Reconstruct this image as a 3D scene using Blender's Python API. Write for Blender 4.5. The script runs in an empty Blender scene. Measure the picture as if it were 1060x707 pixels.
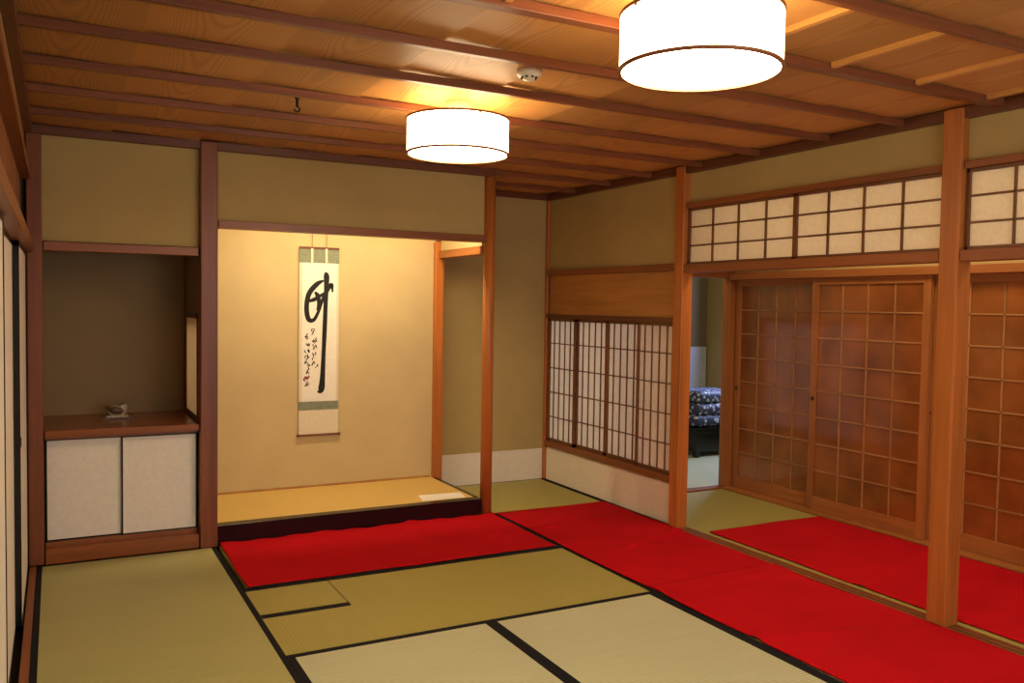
import bpy, bmesh, math, random
from mathutils import Vector, Matrix
random.seed(3)
sc=bpy.context.scene
sc.view_settings.view_transform='Standard'
# ---------------------------------------------------------------- materials
def newmat(name):
    m=bpy.data.materials.new(name);m.use_nodes=True
    nt=m.node_tree;b=nt.nodes['Principled BSDF'];return m,nt,b
def N(nt,t,**k):
    n=nt.nodes.new(t)
    for a,v in k.items():
        if a in n.inputs: n.inputs[a].default_value=v
        else: setattr(n,a,v)
    return n
def ramp(nt,fac,stops):
    r=nt.nodes.new('ShaderNodeValToRGB');e=r.color_ramp.elements
    while len(e)<len(stops): e.new(.5)
    for i,(p,c) in enumerate(stops):
        e[i].position=p;e[i].color=(*c,1)
    nt.links.new(fac,r.inputs['Fac']);return r.outputs['Color']
def sc3(c,k): return tuple(min(1,x*k) for x in c)
def coords(nt,scale):
    tc=N(nt,'ShaderNodeTexCoord');mp=N(nt,'ShaderNodeMapping')
    mp.inputs['Scale'].default_value=scale
    nt.links.new(tc.outputs['Object'],mp.inputs['Vector']);return mp.outputs['Vector']
def wood(name,c,axis='Z',rough=.4,contrast=.35,scale=1.0,spec=.4):
    m,nt,b=newmat(name)
    s=[28*scale]*3;s['XYZ'.index(axis)]=1.3*scale
    v=coords(nt,s)
    n1=N(nt,'ShaderNodeTexNoise',Scale=1.0,Detail=6.0,Roughness=.6,Distortion=.6)
    nt.links.new(v,n1.inputs['Vector'])
    s2=[5*scale]*3;s2['XYZ'.index(axis)]=.5*scale
    v2=coords(nt,s2)
    n2=N(nt,'ShaderNodeTexNoise',Scale=1.0,Detail=3.0);nt.links.new(v2,n2.inputs['Vector'])
    mx=N(nt,'ShaderNodeMath',operation='ADD');mx2=N(nt,'ShaderNodeMath',operation='MULTIPLY')
    nt.links.new(n1.outputs['Fac'],mx.inputs[0]);nt.links.new(n2.outputs['Fac'],mx.inputs[1])
    nt.links.new(mx.outputs[0],mx2.inputs[0]);mx2.inputs[1].default_value=.5
    col=ramp(nt,mx2.outputs[0],[(.32,sc3(c,1-contrast)),(.52,c),(.7,sc3(c,1+contrast))])
    nt.links.new(col,b.inputs['Base Color'])
    b.inputs['Roughness'].default_value=rough;b.inputs['Specular IOR Level'].default_value=spec
    bp=N(nt,'ShaderNodeBump',Strength=.12,Distance=.002)
    nt.links.new(n1.outputs['Fac'],bp.inputs['Height']);nt.links.new(bp.outputs[0],b.inputs['Normal'])
    return m
def board_mat(name,c,pitch=.48,off=0.0):
    m,nt,b=newmat(name)
    tc=N(nt,'ShaderNodeTexCoord');sp=N(nt,'ShaderNodeSeparateXYZ');nt.links.new(tc.outputs['Object'],sp.inputs[0])
    a=N(nt,'ShaderNodeMath',operation='SUBTRACT');nt.links.new(sp.outputs['X'],a.inputs[0]);a.inputs[1].default_value=off
    d=N(nt,'ShaderNodeMath',operation='DIVIDE');nt.links.new(a.outputs[0],d.inputs[0]);d.inputs[1].default_value=pitch
    fl=N(nt,'ShaderNodeMath',operation='FLOOR');nt.links.new(d.outputs[0],fl.inputs[0])
    wn=N(nt,'ShaderNodeTexWhiteNoise',noise_dimensions='1D');nt.links.new(fl.outputs[0],wn.inputs['W'])
    fr=N(nt,'ShaderNodeMath',operation='FRACT');nt.links.new(d.outputs[0],fr.inputs[0])
    s=N(nt,'ShaderNodeMath',operation='SUBTRACT');nt.links.new(fr.outputs[0],s.inputs[0]);s.inputs[1].default_value=.5
    q=N(nt,'ShaderNodeMath',operation='MULTIPLY');nt.links.new(s.outputs[0],q.inputs[0]);nt.links.new(s.outputs[0],q.inputs[1])
    q2=N(nt,'ShaderNodeMath',operation='MULTIPLY');nt.links.new(q.outputs[0],q2.inputs[0]);q2.inputs[1].default_value=7.0
    yy=N(nt,'ShaderNodeMath',operation='MULTIPLY');nt.links.new(sp.outputs['Y'],yy.inputs[0]);yy.inputs[1].default_value=.30
    y2=N(nt,'ShaderNodeMath',operation='ADD');nt.links.new(yy.outputs[0],y2.inputs[0]);nt.links.new(wn.outputs['Value'],y2.inputs[1])
    ns=N(nt,'ShaderNodeTexNoise',Scale=1.2,Detail=2.0);nt.links.new(tc.outputs['Object'],ns.inputs['Vector'])
    n2=N(nt,'ShaderNodeMath',operation='MULTIPLY');nt.links.new(ns.outputs['Fac'],n2.inputs[0]);n2.inputs[1].default_value=.6
    s1=N(nt,'ShaderNodeMath',operation='ADD');nt.links.new(q2.outputs[0],s1.inputs[0]);nt.links.new(y2.outputs[0],s1.inputs[1])
    s2=N(nt,'ShaderNodeMath',operation='ADD');nt.links.new(s1.outputs[0],s2.inputs[0]);nt.links.new(n2.outputs[0],s2.inputs[1])
    k=N(nt,'ShaderNodeMath',operation='MULTIPLY');nt.links.new(s2.outputs[0],k.inputs[0]);k.inputs[1].default_value=62.0
    sn=N(nt,'ShaderNodeMath',operation='SINE');nt.links.new(k.outputs[0],sn.inputs[0])
    mr=N(nt,'ShaderNodeMapRange');nt.links.new(sn.outputs[0],mr.inputs[0]);mr.inputs[1].default_value=-1;mr.inputs[2].default_value=1
    col=ramp(nt,mr.outputs[0],[(0,sc3(c,.83)),(.35,sc3(c,.97)),(1,sc3(c,1.05))])
    hs=N(nt,'ShaderNodeHueSaturation');nt.links.new(col,hs.inputs['Color'])
    mr2=N(nt,'ShaderNodeMapRange');nt.links.new(wn.outputs['Value'],mr2.inputs[0]);mr2.inputs[3].default_value=.82;mr2.inputs[4].default_value=1.14
    nt.links.new(mr2.outputs[0],hs.inputs['Value']);nt.links.new(hs.outputs[0],b.inputs['Base Color'])
    b.inputs['Roughness'].default_value=.46;b.inputs['Specular IOR Level'].default_value=.25
    return m
def plaster(name,c,rough=.9,bump=.25,var=.08):
    m,nt,b=newmat(name);v=coords(nt,(1,1,1))
    n=N(nt,'ShaderNodeTexNoise',Scale=260.0,Detail=3.0);nt.links.new(v,n.inputs['Vector'])
    n2=N(nt,'ShaderNodeTexNoise',Scale=3.0,Detail=4.0);nt.links.new(v,n2.inputs['Vector'])
    ad=N(nt,'ShaderNodeMath',operation='ADD');nt.links.new(n.outputs['Fac'],ad.inputs[0]);nt.links.new(n2.outputs['Fac'],ad.inputs[1])
    hf=N(nt,'ShaderNodeMath',operation='MULTIPLY');nt.links.new(ad.outputs[0],hf.inputs[0]);hf.inputs[1].default_value=.5
    col=ramp(nt,hf.outputs[0],[(.35,sc3(c,1-var)),(.65,sc3(c,1+var))])
    nt.links.new(col,b.inputs['Base Color']);b.inputs['Roughness'].default_value=rough
    b.inputs['Specular IOR Level'].default_value=.15
    bp=N(nt,'ShaderNodeBump',Strength=bump,Distance=.002);nt.links.new(n.outputs['Fac'],bp.inputs['Height']);nt.links.new(bp.outputs[0],b.inputs['Normal'])
    return m
def tatami(name,c,axis,ct=.2):
    m,nt,b=newmat(name);v=coords(nt,(1,1,1))
    w=N(nt,'ShaderNodeTexWave',wave_type='BANDS',bands_direction=axis,Scale=18.0,Distortion=.2,Detail=1.0)
    nt.links.new(v,w.inputs['Vector'])
    s=[90,90,90];s['XYZ'.index('Y' if axis=='X' else 'X')]=2.5
    v2=coords(nt,s);n=N(nt,'ShaderNodeTexNoise',Scale=1.0,Detail=4.0);nt.links.new(v2,n.inputs['Vector'])
    n3=N(nt,'ShaderNodeTexNoise',Scale=1.6,Detail=2.0);nt.links.new(v,n3.inputs['Vector'])
    mx=N(nt,'ShaderNodeMix',data_type='FLOAT');mx.inputs[0].default_value=.5
    nt.links.new(w.outputs['Fac'],mx.inputs[2]);nt.links.new(n.outputs['Fac'],mx.inputs[3])
    ad=N(nt,'ShaderNodeMix',data_type='FLOAT');ad.inputs[0].default_value=.3
    nt.links.new(mx.outputs[0],ad.inputs[2]);nt.links.new(n3.outputs['Fac'],ad.inputs[3])
    col=ramp(nt,ad.outputs[0],[(.25,sc3(c,1-ct)),(.5,c),(.75,sc3(c,1+ct*.65))])
    nt.links.new(col,b.inputs['Base Color']);b.inputs['Roughness'].default_value=.48
    b.inputs['Specular IOR Level'].default_value=.4
    bp=N(nt,'ShaderNodeBump',Strength=.4,Distance=.002);nt.links.new(w.outputs['Fac'],bp.inputs['Height']);nt.links.new(bp.outputs[0],b.inputs['Normal'])
    return m
def plain(name,c,rough=.6,spec=.4,var=.06,nscale=30):
    m,nt,b=newmat(name);v=coords(nt,(1,1,1))
    n=N(nt,'ShaderNodeTexNoise',Scale=float(nscale),Detail=3.0);nt.links.new(v,n.inputs['Vector'])
    col=ramp(nt,n.outputs['Fac'],[(.3,sc3(c,1-var)),(.7,sc3(c,1+var))])
    nt.links.new(col,b.inputs['Base Color']);b.inputs['Roughness'].default_value=rough;b.inputs['Specular IOR Level'].default_value=spec
    return m
def paper(name,c,trans=.35):
    m,nt,b=newmat(name);v=coords(nt,(1,1,1))
    n=N(nt,'ShaderNodeTexNoise',Scale=45.0,Detail=5.0);nt.links.new(v,n.inputs['Vector'])
    col=ramp(nt,n.outputs['Fac'],[(.3,sc3(c,.95)),(.7,sc3(c,1.03))])
    nt.links.new(col,b.inputs['Base Color']);b.inputs['Roughness'].default_value=.85;b.inputs['Specular IOR Level'].default_value=.1
    tr=N(nt,'ShaderNodeBsdfTranslucent');nt.links.new(col,tr.inputs['Color'])
    ms=N(nt,'ShaderNodeMixShader');ms.inputs[0].default_value=trans
    out=nt.nodes['Material Output'];nt.links.new(b.outputs[0],ms.inputs[1]);nt.links.new(tr.outputs[0],ms.inputs[2]);nt.links.new(ms.outputs[0],out.inputs[0])
    return m

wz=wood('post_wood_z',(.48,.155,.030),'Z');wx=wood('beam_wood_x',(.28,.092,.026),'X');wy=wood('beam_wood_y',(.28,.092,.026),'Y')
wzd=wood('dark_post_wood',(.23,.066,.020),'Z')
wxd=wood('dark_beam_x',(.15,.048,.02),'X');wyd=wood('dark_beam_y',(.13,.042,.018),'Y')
munt_z=wood('muntin_z',(.17,.066,.022),'Z');munt_y=wood('muntin_y',(.17,.066,.022),'Y')
honey_y=wood('honey_panel',(.45,.20,.048),'Y',rough=.45)
honey_z=wood('honey_frame_z',(.38,.135,.034),'Z');honey_yy=wood('honey_frame_y',(.38,.135,.034),'Y')
lat_z=wood('lattice_z',(.42,.20,.07),'Z');lat_y=wood('lattice_y',(.42,.20,.07),'Y')
wlight=wood('lamplit_lath',(.60,.29,.08),'Y')  # lamplight on seam edges and near laths is put into this lighter wood
counter_w=wood('counter_wood',(.30,.09,.026),'X',rough=.22)
batten_w=wood('batten_wood',(.21,.066,.025),'X',rough=.35)
ceil_m=board_mat('cedar_boards',(.54,.265,.082),.48,.38)
wall_m=plaster('ochre_plaster',(.465,.35,.14))
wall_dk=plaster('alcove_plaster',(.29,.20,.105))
toko_m=plaster('tokonoma_plaster',(.60,.47,.245))
white_b=paper('koshi_paper',(.82,.74,.61),0)
shoji_p=paper('shoji_paper',(.94,.88,.76),.5)
fus_p=paper('fusuma_paper',(.84,.80,.72),0)
tat_y=tatami('tatami_green_y',(.42,.405,.16),'Y');tat_x=tatami('tatami_green_x',(.38,.335,.085),'X',.11)
tat_p=tatami('tatami_pale',(.53,.55,.35),'Y')  # bright sheen of the near mats is put into this paler colour
toko_t=tatami('tokonoma_mat',(.70,.48,.14),'X',.1)
heri=plain('black_border_cloth',(.008,.008,.012),.8,.2)
lacq=plain('black_lacquer',(.006,.006,.007),.18,.5)
glassm=plain('glazed_pane',(.25,.095,.028),.14,.5,var=.35,nscale=3)
gb=glassm.node_tree.nodes['Principled BSDF'];gb.inputs['Coat Weight'].default_value=1.0;gb.inputs['Coat Roughness'].default_value=.10;gb.inputs['Coat IOR'].default_value=1.45;gb.inputs['Coat Tint'].default_value=(1,.82,.62,1)
darkm=plain('dark_void',(.02,.014,.01),.8)
white_pl=plain('white_plastic',(.75,.7,.6),.4)
redm,nt,b=newmat('red_felt');v=coords(nt,(1,1,1))
n=N(nt,'ShaderNodeTexNoise',Scale=350.0,Detail=2.0);nt.links.new(v,n.inputs['Vector'])
n2=N(nt,'ShaderNodeTexNoise',Scale=2.5,Detail=3.0);nt.links.new(v,n2.inputs['Vector'])
mm=N(nt,'ShaderNodeMix',data_type='FLOAT');mm.inputs[0].default_value=.5
nt.links.new(n.outputs['Fac'],mm.inputs[2]);nt.links.new(n2.outputs['Fac'],mm.inputs[3])
nt.links.new(ramp(nt,mm.outputs[0],[(.3,(.41,.004,.008)),(.7,(.58,.006,.013))]),b.inputs['Base Color'])
b.inputs['Roughness'].default_value=.95;b.inputs['Specular IOR Level'].default_value=.08
bp=N(nt,'ShaderNodeBump',Strength=.4,Distance=.002);nt.links.new(n.outputs['Fac'],bp.inputs['Height']);nt.links.new(bp.outputs[0],b.inputs['Normal'])

# ---------------------------------------------------------------- mesh builder
class B:
    def __init__(s): s.bm=bmesh.new();s.m=[]
    def mi(s,m):
        if m not in s.m: s.m.append(m)
        return s.m.index(m)
    def box(s,x0,x1,y0,y1,z0,z1,m):
        i=s.mi(m);vs=[s.bm.verts.new((x,y,z)) for x in (x0,x1) for y in (y0,y1) for z in (z0,z1)]
        for f in ((0,1,3,2),(4,6,7,5),(0,4,5,1),(2,3,7,6),(0,2,6,4),(1,5,7,3)):
            fc=s.bm.faces.new([vs[k] for k in f]);fc.material_index=i
        return s
    def poly(s,pts,m):
        f=s.bm.faces.new([s.bm.verts.new(p) for p in pts]);f.material_index=s.mi(m);return s
    def lathe(s,prof,c,m,seg=64,smooth=True,axis='Z'):
        i=s.mi(m);rings=[]
        for r,z in prof:
            ring=[]
            for k in range(seg):
                a=2*math.pi*k/seg
                if axis=='Z': p=(c[0]+r*math.cos(a),c[1]+r*math.sin(a),c[2]+z)
                elif axis=='X': p=(c[0]+z,c[1]+r*math.cos(a),c[2]+r*math.sin(a))
                else: p=(c[0]+r*math.cos(a),c[1]+z,c[2]+r*math.sin(a))
                ring.append(s.bm.verts.new(p))
            rings.append(ring)
        for a,b2 in zip(rings,rings[1:]):
            for k in range(seg):
                f=s.bm.faces.new((a[k],a[(k+1)%seg],b2[(k+1)%seg],b2[k]));f.material_index=i;f.smooth=smooth
        return s
    def tube(s,pts,r,m,seg=8):
        i=s.mi(m);rings=[]
        for j,p in enumerate(pts):
            p=Vector(p);t=(Vector(pts[min(j+1,len(pts)-1)])-Vector(pts[max(j-1,0)])).normalized()
            u=t.orthogonal().normalized();w=t.cross(u)
            rings.append([s.bm.verts.new(p+r*(math.cos(2*math.pi*k/seg)*u+math.sin(2*math.pi*k/seg)*w)) for k in range(seg)])
        for a,b2 in zip(rings,rings[1:]):
            for k in range(seg):
                f=s.bm.faces.new((a[k],a[(k+1)%seg],b2[(k+1)%seg],b2[k]));f.material_index=i
        return s
    def done(s,name,bevel=0,normals=True):
        if normals: bmesh.ops.recalc_face_normals(s.bm,faces=s.bm.faces)
        me=bpy.data.meshes.new(name);s.bm.to_mesh(me);s.bm.free()
        for m in s.m: me.materials.append(m)
        o=bpy.data.objects.new(name,me);bpy.context.collection.objects.link(o)
        if bevel:
            md=o.modifiers.new('bevel','BEVEL');md.width=bevel;md.segments=2;md.limit_method='ANGLE'
        return o
TN=[0]
def trim():
    TN[0]+=1;return 'trim_%d'%TN[0]

# ---------------------------------------------------------------- key measures (m)
YD=5.50; YT=6.35; YX=6.46; XR=3.88; ZC=2.46; XL=-.035; XW=5.11; FY=2.63
SY=-1.6
B().box(-.3,7.2,SY-.1,8.2,-.10,-.03,darkm).done('floor')
def mat(x0,x1,y0,y1,m,axis,edges=True,h=.028):
    b=B();b.box(x0+.001,x1-.001,y0+.001,y1-.001,-.03,0,m)
    if edges:
        if axis=='Y':
            b.box(x0+.001,x0+h,y0,y1,-.02,.0015,heri);b.box(x1-h,x1-.001,y0,y1,-.02,.0015,heri)
        else:
            b.box(x0,x1,y0+.001,y0+h,-.02,.0015,heri);b.box(x0,x1,y1-h,y1-.001,-.02,.0015,heri)
    return b.done('tatami_mat')
mat(0,.96,3.55,5.43,tat_y,'Y')
mat(0,.96,1.64,3.55,tat_y,'Y')
mat(0,.96,-.3,1.64,tat_y,'Y')
b=B();b.box(1.40,2.88,3.59,4.545,-.03,0,tat_x);b.box(.96,1.40,3.59,4.095,-.03,0,tat_x)
b.box(.96,2.88,3.59,3.618,-.02,.0015,heri);b.box(1.40,2.88,4.517,4.545,-.02,.0015,heri);b.done('tatami_mat')
b=B();b.box(.962,1.395,4.098,4.545,-.03,0,tat_x);b.box(.962,1.395,4.098,4.142,-.02,.002,heri)
b.box(.962,1.395,4.520,4.545,-.02,.002,heri)
b.box(1.392,1.3975,4.142,4.52,-.02,.0006,plain('seam',(.16,.12,.05)));b.done('hearth_tatami_cover')
mat(.96,1.92,1.67,3.585,tat_p,'Y',h=.03)
mat(1.92,2.88,1.67,3.585,tat_p,'Y',h=.03)
mat(.98,2.88,4.545,5.465,tat_x,'X')
mat(.96,2.88,.70,1.67,tat_x,'X');mat(.96,2.88,-.27,.70,tat_x,'X')
for y0,y1 in((3.58,5.49),(1.67,3.58),(-.25,1.67)): mat(2.88,3.825,y0,y1,tat_y,'Y')
mat(2.88,3.825,5.49,6.44,tat_x,'X',edges=False)
for y0,y1 in((3.9,5.455),(2.0,3.9),(.1,2.0)): mat(3.935,5.015,y0,y1,tat_x,'Y',edges=False)
B().box(5.17,7.0,5.57,8.0,-.03,.0,tat_p).box(3.95,5.17,5.57,8.0,-.03,0,tat_p).done('floor_far_room')
B().box(XL,-.001,SY,5.44,-.03,.004,wy).done(trim(),.002)
b=B();b.box(3.835,3.93,SY,4.58,-.03,.004,wy)
for xx in (3.855,3.892): b.box(xx,xx+.018,SY,4.55,.004,.0055,wyd)
b.done(trim(),.002)
B().box(5.02,5.17,SY,5.46,-.03,.018,honey_yy).done(trim(),.002)
B().box(3.93,5.04,5.46,5.54,-.03,.015,wx).done(trim(),.002)

# ---- felt runners
def carpet(name,x0,x1,y0,y1,seed,fold=None,nx=60,ny=60,amp=.006):
    r=random.Random(seed);bm=bmesh.new()
    ph=[r.uniform(0,6) for _ in range(8)]
    g=[]
    for j in range(ny+1):
        row=[]
        for i in range(nx+1):
            u=i/nx;v_=j/ny;x=x0+(x1-x0)*u;y=y0+(y1-y0)*v_
            e=.005*math.sin(5*x+ph[0])+.002*math.sin(13*x+ph[1])
            f=.005*math.sin(4*y+ph[2])+.002*math.sin(11*y+ph[3])
            y+=e*(abs(v_-.5)*2)**4; x+=f*(abs(u-.5)*2)**4
            z=.0085+amp*(.5+.5*math.sin(7*x+3*y+ph[4])*math.sin(5*y-2*x+ph[5]))*.8
            if fold: z+=fold(u,v_,x,y)
            row.append(bm.verts.new((x,y,z)))
        g.append(row)
    for j in range(ny):
        for i in range(nx):
            f=bm.faces.new((g[j][i],g[j][i+1],g[j+1][i+1],g[j+1][i]));f.smooth=True
    me=bpy.data.meshes.new(name);bm.to_mesh(me);bm.free();me.materials.append(redm)
    o=bpy.data.objects.new(name,me);bpy.context.collection.objects.link(o)
    md=o.modifiers.new('s','SOLIDIFY');md.thickness=.005;md.offset=-1
    return o
def foldA(u,v,x,y):
    k=max(0,(v-.90)/.10)
    return k*k*(.006+.005*math.sin(9*x)+.003*math.sin(31*x+1))+.007*math.exp(-((x-2.0-.5*(y-5))/.03)**2)*v
carpet('red_felt_runner',.985,2.865,4.565,5.455,1,foldA,nx=160)
def wr(x,y):
    return .010*math.exp(-((y-4.35-.35*(x-3.3))/.025)**2)*min(1,max(0,(x-2.95)/.3))+.012*math.exp(-((y-2.75+.3*(x-3.3))/.03)**2)*min(1,max(0,(3.8-x)/.4))+.008*math.exp(-((y-5.0-.1*(x-3.3))/.03)**2)*min(1,max(0,(3.75-x)/.4))
carpet('red_felt_runner',2.90,3.82,3.57,5.455,2,lambda u,v,x,y:wr(x,y),nx=50,ny=200)
carpet('red_felt_runner',2.905,3.815,.2,3.66,7,lambda u,v,x,y:wr(x,y)+.008*min(1,max(0,(v-.95)/.02)),nx=50,ny=260)
carpet('red_felt_runner',3.97,5.0,.3,4.41,5,lambda u,v,x,y:.010*math.exp(-((y-3.3-.3*(x-4.4))/.03)**2),nx=40,ny=200)

# ---- ceiling
b=B()
x=.38-.96
while x<7.2:
    yb=8.1
    b.poly([(x,SY,ZC+.012),(x+.49,SY,ZC),(x+.49,yb,ZC),(x,yb,ZC+.012)],ceil_m)
    b.poly([(x+.49,SY,ZC),(x+.49,SY,ZC+.013),(x+.49,yb,ZC+.013),(x+.49,yb,ZC)],wlight)
    x+=.48
b.box(-.3,7.3,SY-.1,8.2,ZC+.03,ZC+.10,darkm)
b.done('ceiling',normals=False)
for y in (-.7,-.2,.32,.84,1.36,1.87,2.42,2.92,3.39,3.91,4.43,4.97):
    w=.015 if y!=2.42 else .026
    B().box(XL,XR,y-w,y+w,ZC-.032,ZC+.002,batten_w).done(trim(),.003)
B().box(2.87,XR,5.47,5.50,ZC-.032,ZC+.002,batten_w).done(trim(),.003)
B().box(2.87,XR,5.97,6.00,ZC-.032,ZC+.002,batten_w).done(trim(),.003)
b=B()
for x in (.4,.86,1.34,1.82,2.30,2.76,3.25,3.72): b.box(x-.012,x+.012,1.89,2.39,ZC-.02,ZC+.002,wlight)
b.done(trim())
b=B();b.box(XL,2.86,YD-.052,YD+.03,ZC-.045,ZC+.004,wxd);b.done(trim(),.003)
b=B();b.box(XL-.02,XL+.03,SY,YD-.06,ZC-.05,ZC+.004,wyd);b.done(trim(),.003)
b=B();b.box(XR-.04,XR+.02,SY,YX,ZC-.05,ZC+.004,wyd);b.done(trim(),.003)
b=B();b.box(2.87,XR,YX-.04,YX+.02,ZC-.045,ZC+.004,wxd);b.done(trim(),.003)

# ---- walls
B().box(XL,.875,YD,YD+.06,1.83,ZC,wall_m).box(.975,2.79,YD,YD+.06,2.0,ZC,wall_m).done('wall_back')
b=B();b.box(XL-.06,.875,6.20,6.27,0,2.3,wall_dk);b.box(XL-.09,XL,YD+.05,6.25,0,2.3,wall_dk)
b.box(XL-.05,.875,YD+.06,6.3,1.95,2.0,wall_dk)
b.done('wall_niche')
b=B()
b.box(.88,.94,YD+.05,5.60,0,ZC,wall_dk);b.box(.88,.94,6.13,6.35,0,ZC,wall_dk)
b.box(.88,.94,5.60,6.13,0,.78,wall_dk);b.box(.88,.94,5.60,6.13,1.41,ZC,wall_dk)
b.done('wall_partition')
b=B();b.box(.872,.945,5.60,5.612,.78,1.41,wzd);b.box(.872,.945,6.118,6.13,.78,1.41,wzd);b.box(.868,.945,5.60,6.13,1.395,1.42,wyd)
b.box(.872,.945,5.60,6.13,.77,.785,wyd);b.box(.881,.884,5.61,6.12,.785,1.395,shoji_p)
b.done('window_1',.001)
B().box(.94,2.78,YT,YT+.06,0,ZC,toko_m).done('wall_tokonoma')
B().box(.945,2.79,YD+.065,YT,ZC-.06,ZC-.03,wall_m).done('ceiling_tokonoma')
B().box(2.80,2.85,YD+.05,YT-.06,1.93,ZC,toko_m).done('wall_tokonoma_side')
B().box(2.74,XR+.06,YX,YX+.07,0,ZC,wall_m).done('wall_extension')
b=B();b.box(2.84,XR-.03,YX-.006,YX-.0005,.0,.265,white_b);b.done('baseboard_back')
b=B();b.box(XR,XR+.06,4.68,YX+.02,1.80,ZC,wall_m);b.box(XR,XR+.06,4.68,YX+.02,0,.30,wall_m)
b.box(XR,XR+.06,6.43,YX+.02,.3,1.8,wall_m);b.box(XR+.03,XR+.06,4.68,6.43,1.42,1.80,wall_m);b.done('wall_right')
B().box(XR,XR+.06,SY,4.58,2.21,ZC,wall_m).done('wall_right_upper')
B().box(XR-.006,XR-.0005,4.68,6.42,0,.285,white_b).done('baseboard_right')
B().box(XL-.08,XL-.012,SY,YD,2.20,ZC,wall_m).done('wall_left')
B().box(XL-.3,XL-.24,SY,YD,0,ZC,darkm).done('wall_left_outer')
B().box(-.3,7.2,SY-.08,SY,0,ZC,wall_m).done('wall_south')
B().box(3.9,7.1,8.0,8.08,0,ZC,plaster('far_plaster',(.24,.20,.14))).done('wall_far_north')
B().box(7.0,7.08,5.4,8.0,0,ZC,wall_m).done('wall_far_east')
B().box(XW+.06,7.0,5.50,5.56,0,ZC,wall_m).done('wall_far_south')
B().box(XW-.02,XW+.05,SY,5.45,1.80,ZC,wall_m).done('wall_corridor_upper')
B().box(XW+.12,XW+.16,SY,5.50,0,ZC,darkm).done('wall_corridor_outer')
B().box(3.95,XW-.06,5.47,5.53,1.82,ZC,wall_m).done('wall_corridor_end')

# ---- posts
def post(cx,cy,w,m=wz,z1=ZC,z0=0,d=None,name='wooden_post'):
    d=d or w
    return B().box(cx-w/2,cx+w/2,cy-d/2,cy+d/2,z0,z1,m).done(name,.006)
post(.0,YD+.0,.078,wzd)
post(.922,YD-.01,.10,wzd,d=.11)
b=B();b.lathe([(0,0),(.042,0),(.041,1.2),(.040,ZC),(0,ZC)],(2.833,YD,0),wz,24);b.done('alcove_post')
post(2.80,YT-.01,.075,wz,z1=2.0)
post(XR-.010,YX-.02,.036,wz)
post(XR-.005,4.627,.09)
post(XR-.002,FY,.10)
post(XR-.002,.70,.10)
post(XR-.002,-1.3,.10)
post(XW-.02,5.505,.08,honey_z)
# ---- beams
B().box(.045,.865,YD-.035,YD+.06,1.775,1.825,wx).done('lintel_beam',.003)
B().box(.98,2.79,YD-.04,YD+.06,1.95,1.998,wx).done('lintel_beam',.003)
B().box(2.785,2.865,YD+.05,YT-.06,1.87,1.928,honey_yy).done('lintel_beam',.003)
B().box(XR-.045,XR+.06,4.68,YX-.05,1.765,1.81,wy).done('lintel_beam',.003)
for y0,y1 in ((FY+.055,4.575),(.755,FY-.055),(-1.25,.645)):
    B().box(XR-.045,XR+.055,y0,y1,1.745,1.798,wy).done('lintel_beam',.003)
    B().box(XR-.035,XR+.04,y0,y1,2.175,2.21,wy).done('lintel_beam',.003)
B().box(XL-.08,XL+.03,SY,YD-.045,1.76,1.82,wy).done('lintel_beam',.003)
B().box(XL-.08,XL+.02,SY,YD-.045,2.16,2.20,wy).done('lintel_beam',.003)
B().box(XW-.07,XW+.06,SY,5.46,1.745,1.80,honey_yy).done('lintel_beam',.003)
B().box(3.95,XW-.07,5.46,5.54,1.76,1.82,wx).done('lintel_beam',.003)
def ranma(y0,y1,name):
    b=B();z0,z1=1.80,2.173;x=XR-.01
    b.box(x+.012,x+.015,y0,y1,z0,z1,shoji_p)
    mid=(y0+y1)/2
    for (a,c) in ((y0,mid),(mid,y1)):
        b.box(x-.004,x+.02,a,a+.014,z0,z1,munt_z);b.box(x-.004,x+.02,c-.014,c,z0,z1,munt_z)
        b.box(x-.004,x+.02,a,c,z0,z0+.014,munt_y);b.box(x-.004,x+.02,a,c,z1-.014,z1,munt_y)
        for k in (1,2,3):
            yy=a+(c-a)*k/4;b.box(x,x+.012,yy-.005,yy+.005,z0,z1,munt_z)
        for k in (1,2):
            zz=z0+(z1-z0)*k/3;b.box(x,x+.012,a,c,zz-.005,zz+.005,munt_y)
    b.done(name)
ranma(FY+.056,4.575,'transom_shoji');ranma(.76,FY-.056,'transom_shoji');ranma(-1.24,.64,'transom_shoji')
# ---- low shoji window on right wall
b=B();x=XR
b.box(x-.035,x+.028,4.68,6.415,.30,.345,wy);b.box(x-.035,x+.028,4.68,6.415,1.40,1.435,wyd)
b.box(x-.005,x+.012,4.68,6.415,1.435,1.765,honey_y)
b.box(x-.012,x+.012,6.40,6.42,.30,1.765,wzd)
b.done('window_2',.002)
ys=[4.69,5.115,5.54,5.965,6.39]
for i in range(4):
    b=B();a,c=ys[i],ys[i+1];z0,z1=.346,1.399;xo=x-.020 if i in(0,3) else x+.004
    if i in (1,2): a-=.012 if i==1 else 0;c+=.012 if i==2 else 0
    b.box(xo+.013,xo+.015,a,c,z0,z1,shoji_p)
    for s0,s1 in ((a,a+.022),(c-.022,c)): b.box(xo,xo+.022,s0,s1,z0,z1,munt_z)
    b.box(xo,xo+.022,a,c,z0,z0+.024,munt_y);b.box(xo,xo+.022,a,c,z1-.02,z1,munt_y)
    for k in range(1,5):
        yy=a+(c-a)*k/5;b.box(xo+.004,xo+.013,yy-.004,yy+.004,z0,z1,munt_z)
    for k in range(1,5):
        zz=z0+(z1-z0)*k/5;b.box(xo+.004,xo+.013,a,c,zz-.004,zz+.004,munt_y)
    b.done('shoji_screen')
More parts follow.
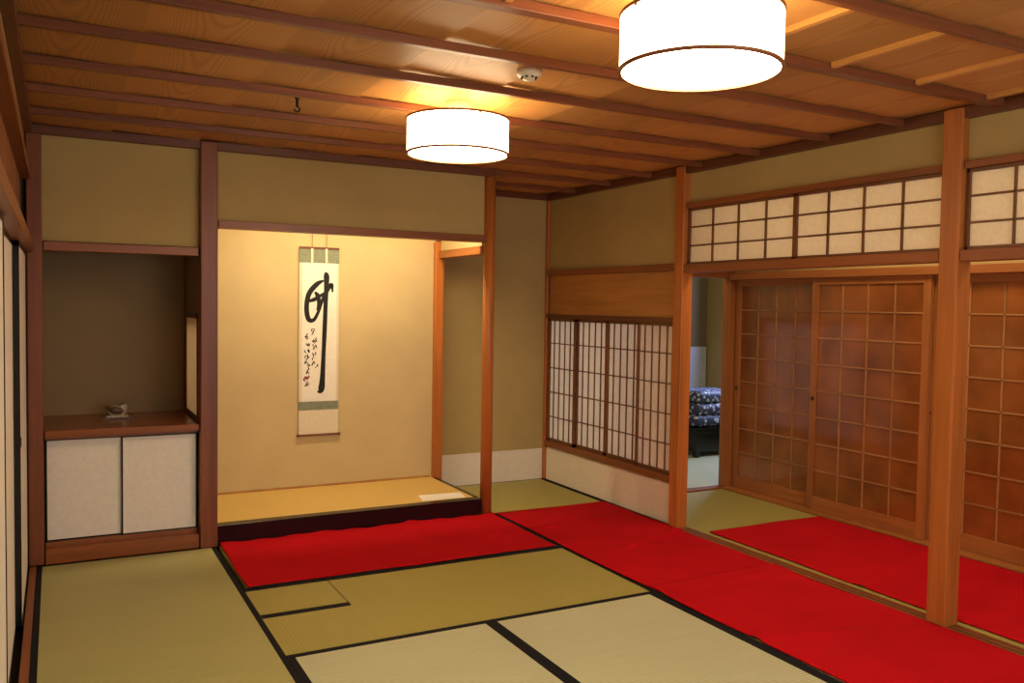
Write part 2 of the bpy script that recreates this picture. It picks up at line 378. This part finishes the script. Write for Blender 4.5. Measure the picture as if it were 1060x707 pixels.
def gdoor(y0,y1,xo):
    b=B();z0,z1=.02,1.744;f=.055
    b.box(xo-.015,xo+.015,y0,y0+f,z0,z1,honey_z);b.box(xo-.015,xo+.015,y1-f,y1,z0,z1,honey_z)
    b.box(xo-.015,xo+.015,y0+f,y1-f,z0,z0+.10,honey_yy);b.box(xo-.015,xo+.015,y0+f,y1-f,z1-.05,z1,honey_yy)
    b.box(xo-.002,xo+.003,y0+f,y1-f,z0+.1,z1-.05,glassm)
    for k in range(1,4):
        yy=y0+f+(y1-y0-2*f)*k/4;b.box(xo-.008,xo+.010,yy-.005,yy+.005,z0+.1,z1-.05,lat_z)
    for k in range(1,8):
        zz=z0+.1+(z1-z0-.15)*k/8;b.box(xo-.008,xo+.010,y0+f,y1-f,zz-.005,zz+.005,lat_y)
    b.lathe([(0,-.004),(.012,-.004),(.015,0),(.013,.004),(0,.004)],(xo-.016,y1-.028,.85),darkm,20,axis='X')
    b.done('sliding_glass_door')
gdoor(4.56,5.45,XW+.02);gdoor(3.62,4.60,XW-.02);gdoor(2.66,3.66,XW+.02);gdoor(1.70,2.68,XW-.02);gdoor(.74,1.72,XW+.02);gdoor(-.2,.76,XW-.02)

# ---- left fusuma
def fusuma(y0,y1,xo):
    b=B();z0,z1=.005,1.758
    b.box(xo-.01,xo+.008,y0+.02,y1-.02,z0+.02,z1-.02,fus_p)
    for s0,s1 in ((y0,y0+.02),(y1-.02,y1)): b.box(xo-.012,xo+.011,s0,s1,z0,z1,lacq)
    b.box(xo-.012,xo+.011,y0,y1,z0,z0+.02,lacq);b.box(xo-.012,xo+.011,y0,y1,z1-.02,z1,lacq)
    b.lathe([(.022,.0),(.026,.003),(.020,.003),(.016,-.002),(0,-.002)],(xo+.009,y0+.07,.85),lacq,20,axis='X')
    b.done('fusuma_door')
fusuma(4.40,5.43,XL-.016);fusuma(3.10,4.43,XL-.040);fusuma(1.75,3.14,XL-.016);fusuma(.4,1.79,XL-.04);fusuma(-1.0,.44,XL-.016)
b=B();y=-1.5
while y<5.4:
    b.box(XL-.05,XL-.03,y-.006,y+.006,1.821,2.159,honey_z);y+=.06
b.box(XL-.055,XL-.04,SY,5.44,1.97,1.99,honey_yy);b.box(XL-.07,XL-.06,SY,5.44,1.821,2.159,darkm);b.done('transom_lattice')

# ---- niche cupboard
b=B();x0,x1=.003,.868
b.box(.045,x1,YD-.04,YD+.64,.0,.085,counter_w)
b.box(.045,x1,YD-.035,6.195,.72,.758,counter_w)
b.box(.045,x1,YD+.02,YD+.06,.085,.11,wx);b.box(.045,x1,YD+.02,YD+.06,.70,.72,wx)
b.box(.045,x1,YD+.09,YD+.10,.09,.72,darkm)
for a,c,yo in ((.045,.45,.045),(.44,.865,.025)):
    b.box(a+.008,c-.008,YD+yo,YD+yo+.014,.118,.692,fus_p)
    for s0,s1 in ((a,a+.009),(c-.009,c)): b.box(s0,s1,YD+yo-.002,YD+yo+.016,.11,.70,lacq)
    b.box(a,c,YD+yo-.002,YD+yo+.016,.11,.119,lacq);b.box(a,c,YD+yo-.002,YD+yo+.016,.691,.70,lacq)
b.box(.0,.045,YD+.05,6.195,.72,.758,counter_w)
b.done('built_in_cupboard',.0015)

# ---- ornament
cream=plain('ornament_cream',(.50,.42,.30),.4,var=.45,nscale=60);brn=plain('ornament_brown',(.10,.055,.03),.4,var=.4)
b=B();cx,cy,cz=.44,5.93,.7585
b.box(cx-.085,cx+.085,cy-.05,cy+.05,cz,cz+.009,brn)
b.box(cx-.065,cx+.065,cy-.035,cy+.035,cz+.009,cz+.016,cream)
def blob(b,c,r,m,seg=20,rot=0):
    i=b.mi(m);g=bmesh.ops.create_uvsphere(b.bm,u_segments=seg,v_segments=12,radius=1,matrix=Matrix.Translation(c)@Matrix.Rotation(rot,4,'Y')@Matrix.Diagonal((*r,1)))
    for v_ in g['verts']:
        for f in v_.link_faces: f.material_index=i;f.smooth=True
blob(b,(cx,cy,cz+.044),(.056,.034,.034),cream)
blob(b,(cx+.034,cy-.004,cz+.068),(.027,.023,.024),cream)
blob(b,(cx-.040,cy,cz+.060),(.030,.018,.014),brn,rot=.5)
blob(b,(cx-.006,cy-.026,cz+.050),(.042,.016,.024),brn,rot=.2)
blob(b,(cx+.030,cy-.006,cz+.084),(.018,.014,.010),brn)
blob(b,(cx+.060,cy-.004,cz+.064),(.010,.005,.004),brn)
b.done('incense_ornament')

# ---- tokonoma platform
b=B();px0,px1=.975,2.785
b.box(px0,2.757,YD+.02,YT-.001,.0,.119,darkm)
b.box(px0,2.757,YD+.045,YT-.001,.10,.122,toko_t)
b.box(px0,px1,YD-.033,YD+.045,.0,.122,lacq)
b.box(2.757,px1+.004,YD+.04,YT-.06,.0,.1235,lacq)
b.done('tokonoma_platform',.002)
pp=paper('card',(.90,.87,.80),0)
b=B();b.poly([(2.37,5.56,.1236),(2.70,5.555,.1236),(2.73,5.72,.1236),(2.41,5.745,.1236)],pp);b.poly([(2.42,5.60,.1248),(2.60,5.59,.1248),(2.615,5.68,.1248),(2.44,5.70,.1248)],pp);b.done('paper_card')
B().box(.975,2.745,YT-.012,YT-.0005,.1225,.135,honey_y).done('baseboard_tokonoma')

# ---- hanging scroll
sp=paper('scroll_paper',(.86,.82,.72),0);sc_c=paper('scroll_cream_silk',(.74,.66,.49),0)
sc_g=plain('scroll_green_brocade',(.22,.25,.17),.7,var=.35,nscale=120);ink=plain('sumi_ink',(.008,.007,.007),.7);seal=plain('seal_red',(.5,.05,.03),.7)
def SX(u): return 1.690+(u-309)*.00722
def SZ(v): return 1.914-(v-255)*.00717
yS=YT-.014
b=B()
b.box(SX(309),SX(350.5),yS,yS+.002,SZ(425),SZ(256),sc_c)
b.box(SX(309),SX(350.5),yS-.001,yS+.002,SZ(271),SZ(256),sc_g)
b.box(SX(312),SX(348),yS-.0015,yS,SZ(415),SZ(271),sp)
b.box(SX(309),SX(350.5),yS-.001,yS+.002,SZ(424),SZ(415),sc_g)
b.box(SX(309),SX(350.5),yS-.0005,yS+.002,SZ(449),SZ(424),sc_c)
b.box(SX(309),SX(350.5),yS-.003,yS+.005,SZ(257),SZ(254.5),wxd)
b.lathe([(0,-.165),(.011,-.165),(.011,-.148),(.008,-.146),(.008,.146),(.011,.148),(.011,.165),(0,.165)],((SX(309)+SX(350.5))/2,yS-.004,SZ(450)),wxd,16,axis='X')
for u in (322,337): b.box(SX(u-1.2),SX(u+1.2),yS-.004,yS-.0025,SZ(271),SZ(256),sc_c)
for u in (322,337):
    b.tube([(SX(u),yS-.002,SZ(255)),(SX(u),yS-.004,SZ(245)),(SX(u),yS-.004,SZ(237)),(SX(u),yS-.002,SZ(228))],.002,wxd)
    b.tube([(SX(u),YT-.0005,SZ(228)),(SX(u),yS-.008,SZ(228))],.003,wxd)
def stroke(pts,m=ink,dy=0):
    P=[]
    n=len(pts)
    for i in range(n-1):
        p0=pts[max(i-1,0)];p1=pts[i];p2=pts[i+1];p3=pts[min(i+2,n-1)]
        for k in range(6):
            t=k/6;P.append(tuple(.5*((2*p1[j])+(-p0[j]+p2[j])*t+(2*p0[j]-5*p1[j]+4*p2[j]-p3[j])*t*t+(-p0[j]+3*p1[j]-3*p2[j]+p3[j])*t**3) for j in range(3)))
    P.append(pts[-1]);L=[];R=[]
    y=yS-.0022-dy
    for i,p in enumerate(P):
        a=P[max(i-1,0)];c=P[min(i+1,len(P)-1)];dx,dz=c[0]-a[0],c[1]-a[1];l=math.hypot(dx,dz) or 1
        nx,nz=-dz/l,dx/l;w=max(.15,p[2])/2
        L.append(b.bm.verts.new((SX(p[0]+nx*w),y,SZ(p[1]+nz*w))));R.append(b.bm.verts.new((SX(p[0]-nx*w),y,SZ(p[1]-nz*w))))
    im=b.mi(m)
    for i in range(len(P)-1):
        f=b.bm.faces.new((L[i],L[i+1],R[i+1],R[i]));f.material_index=im
stroke([(335,281,2),(337,284,6),(337,296,5),(336.3,315,4.6),(335.5,340,4.8),(334.5,365,4.4),(333.5,390,5.4),(332,403,6.5),(328,405,1)])
stroke([(334,289,2),(327,293,5),(319,303,5.2),(316.5,317,5),(318.5,329,5),(324,330,3.8),(329,321,3.2),(333,309,3.4),(338,299,4.4),(342.5,293,4),(343.5,301,1.5)],dy=.0004)
stroke([(317,311,2),(324,309,4),(332,304,3),(338,300,2)],dy=.0008)
stroke([(325,301,2),(328,305,5),(329,312,3.4),(327,320,1)],dy=.0010)
rr=random.Random(8)
for cx_,v0,v1,st in ((325,338,380,8.5),(317,344,398,7)):
    v_=v0
    while v_<v1:
        for _ in range(4):
            u0=cx_+rr.uniform(-2.2,2.2);w0=v_+rr.uniform(0,st*.6)
            stroke([(u0,w0,.6),(u0+rr.uniform(-1.5,1.5),w0+rr.uniform(.5,2.5),1.1),(u0+rr.uniform(-2.5,2.5),w0+rr.uniform(2,4.0),.5)],dy=rr.uniform(0,.001))
        v_+=st
b.box(SX(315.5),SX(318.5),yS-.0025,yS-.001,SZ(392),SZ(388.5),seal)
b.done('hanging_scroll',normals=False)

# ---- drum lamps
def emis(name,c,s):
    m,nt,bb=newmat(name);bb.inputs['Base Color'].default_value=(.8,.75,.65,1)
    bb.inputs['Emission Color'].default_value=(*c,1);bb.inputs['Emission Strength'].default_value=s;return m
shade=emis('lamp_shade_paper',(1,.75,.44),11.0);shin=emis('lamp_shade_lining',(1,.70,.36),5.5);diff=emis('lamp_diffuser',(1,.78,.49),28);rim=plain('lamp_rim_wood',(.30,.11,.04),.5)
def lamp(x,y):
    b=B();z0,z1=2.217,2.378;R=.24
    b.lathe([(R,z0),(R,z1)],(x,y,0),shade,72);b.lathe([(R-.004,z1),(R-.004,z0)],(x,y,0),shin,72)
    b.lathe([(0,z0+.006),(R-.004,z0+.006)],(x,y,0),diff,72)
    for sx,sy in ((-.1,0),(.1,0)): b.lathe([(0,z0+.05),(.02,z0+.06),(.028,z0+.09),(.02,z0+.12),(0,z0+.13)],(x+sx,y+sy,0),diff,20)
    b.lathe([(0,z0+.012),(R-.006,z0+.012)],(x,y,0),shin,72)
    for z in (z0,z1): b.lathe([(R-.006,z-.005),(R+.004,z-.005),(R+.004,z+.004),(R-.006,z+.004),(R-.006,z-.005)],(x,y,0),rim,72)
    b.box(x-R,x+R,y-.006,y+.006,z1-.012,z1-.004,rim);b.box(x-.006,x+.006,y-R,y+R,z1-.012,z1-.004,rim)
    b.lathe([(0,z1-.03),(.06,z1-.03),(.06,ZC+.005),(0,ZC+.005)],(x,y,0),white_pl,32)
    b.done('drum_ceiling_lamp')
lamp(1.79,3.75);lamp(1.81,2.04);lamp(1.81,.25)  # last lamp is out of view, added to light the near room
b=B();b.lathe([(0,-.04),(.022,-.04),(.028,-.028),(.045,-.024),(.052,-.012),(.052,.0),(0,.0)],(1.81,3.10,ZC+.002),white_pl,32)
for k in range(8):
    a=k*math.pi/4;b.box(1.81+.03*math.cos(a)-.004,1.81+.03*math.cos(a)+.004,3.10+.03*math.sin(a)-.004,3.10+.03*math.sin(a)+.004,ZC-.031,ZC-.02,darkm)
b.done('smoke_detector')
b=B();b.lathe([(0,0),(.012,0),(.012,-.012),(.007,-.016),(.007,-.05),(0,-.05)],(1.10,4.04,ZC+.004),darkm,16)
b.tube([(1.10,4.04,ZC-.045)]+[(1.10+.012*math.sin(t),4.04,ZC-.057+.012*math.cos(t)) for t in [i*.45 for i in range(11)]],.005,darkm);b.done('ceiling_hook')

# ---- far room things
pat,nt,bb=newmat('indigo_pattern');v=coords(nt,(1,1,1))
vo=N(nt,'ShaderNodeTexVoronoi',Scale=22.0);nt.links.new(v,vo.inputs['Vector'])
nt.links.new(ramp(nt,vo.outputs['Distance'],[(.25,(.6,.65,.8)),(.45,(.04,.05,.12))]),bb.inputs['Base Color'])
bx,by=6.08,6.95
b=B();b.box(bx-.3,bx+.3,by-.25,by+.25,.24,.30,lacq)
for sx in (-1,1):
    for sy in (-1,1): b.box(bx+sx*.27-.025,bx+sx*.27+.025,by+sy*.22-.025,by+sy*.22+.025,0,.24,lacq)
b.box(bx-.27,bx+.27,by-.22,by+.22,.05,.24,lacq);b.done('low_lacquer_table',.004)
b=B()
for k in range(3):
    i=b.mi(pat);g=bmesh.ops.create_cube(b.bm,size=1,matrix=Matrix.Translation((bx-.02+.015*k,by,.361+k*.121))@Matrix.Diagonal((.52,.44,.12,1)))
    for v_ in g['verts']:
        for f in v_.link_faces: f.material_index=i
o=b.done('cushion_stack');md=o.modifiers.new('b','BEVEL');md.width=.05;md.segments=5
for p in o.data.polygons: p.use_smooth=True
B().box(5.3,6.98,7.97,7.995,0,1.05,plain('pale_panel',(.62,.68,.85))).done('wall_panel_far')

# ---------------------------------------------------------------- lights
def area(name,loc,rot,sx,sy,e,c):
    l=bpy.data.lights.new(name,'AREA');l.shape='RECTANGLE';l.size=sx;l.size_y=sy;l.energy=e;l.color=c
    o=bpy.data.objects.new(name,l);bpy.context.collection.objects.link(o);o.location=loc;o.rotation_euler=rot;return o
area('tokonoma_tube_light',(1.95,YD+.14,2.30),(math.radians(18),0,0),1.5,.06,23,(1,.78,.47))
area('corridor_fill_light',(4.45,2.9,2.40),(0,0,0),.4,3.0,26,(1,.76,.45))  # added unseen fill: brightens corridor carpet, doors and transom paper
area('corridor_end_light',(4.5,6.3,2.40),(0,0,0),.4,1.0,7,(1,.78,.46))
area('far_window_light',(6.9,6.6,1.6),(0,math.radians(90),0),1.0,1.0,60,(.50,.64,1))
area('south_fill_light',(2.3,SY+.05,1.4),(math.radians(90),0,0),2.5,1.3,58,(.92,.94,1))  # added daylight fill behind the camera; the south wall has no window
w=bpy.data.worlds.new('w');sc.world=w;w.use_nodes=True
w.node_tree.nodes['Background'].inputs[0].default_value=(.6,.45,.3,1);w.node_tree.nodes['Background'].inputs[1].default_value=.05

# ---------------------------------------------------------------- camera
f=888.86;yaw,pit,rol=map(math.radians,(28.023,2.393,.879))
F=Vector((math.sin(yaw)*math.cos(pit),math.cos(yaw)*math.cos(pit),-math.sin(pit)))
R=Vector((math.cos(yaw),-math.sin(yaw),0));U=R.cross(F)
R2=R*math.cos(rol)+U*math.sin(rol);U2=-R*math.sin(rol)+U*math.cos(rol)
M=Matrix((R2,U2,-F)).transposed().to_4x4();M.translation=(.101,0,1.505)
c=bpy.data.cameras.new('camera');c.sensor_width=36;c.lens=f/1060*36;c.clip_start=.02
co=bpy.data.objects.new('camera',c);bpy.context.collection.objects.link(co);co.matrix_world=M;sc.camera=co
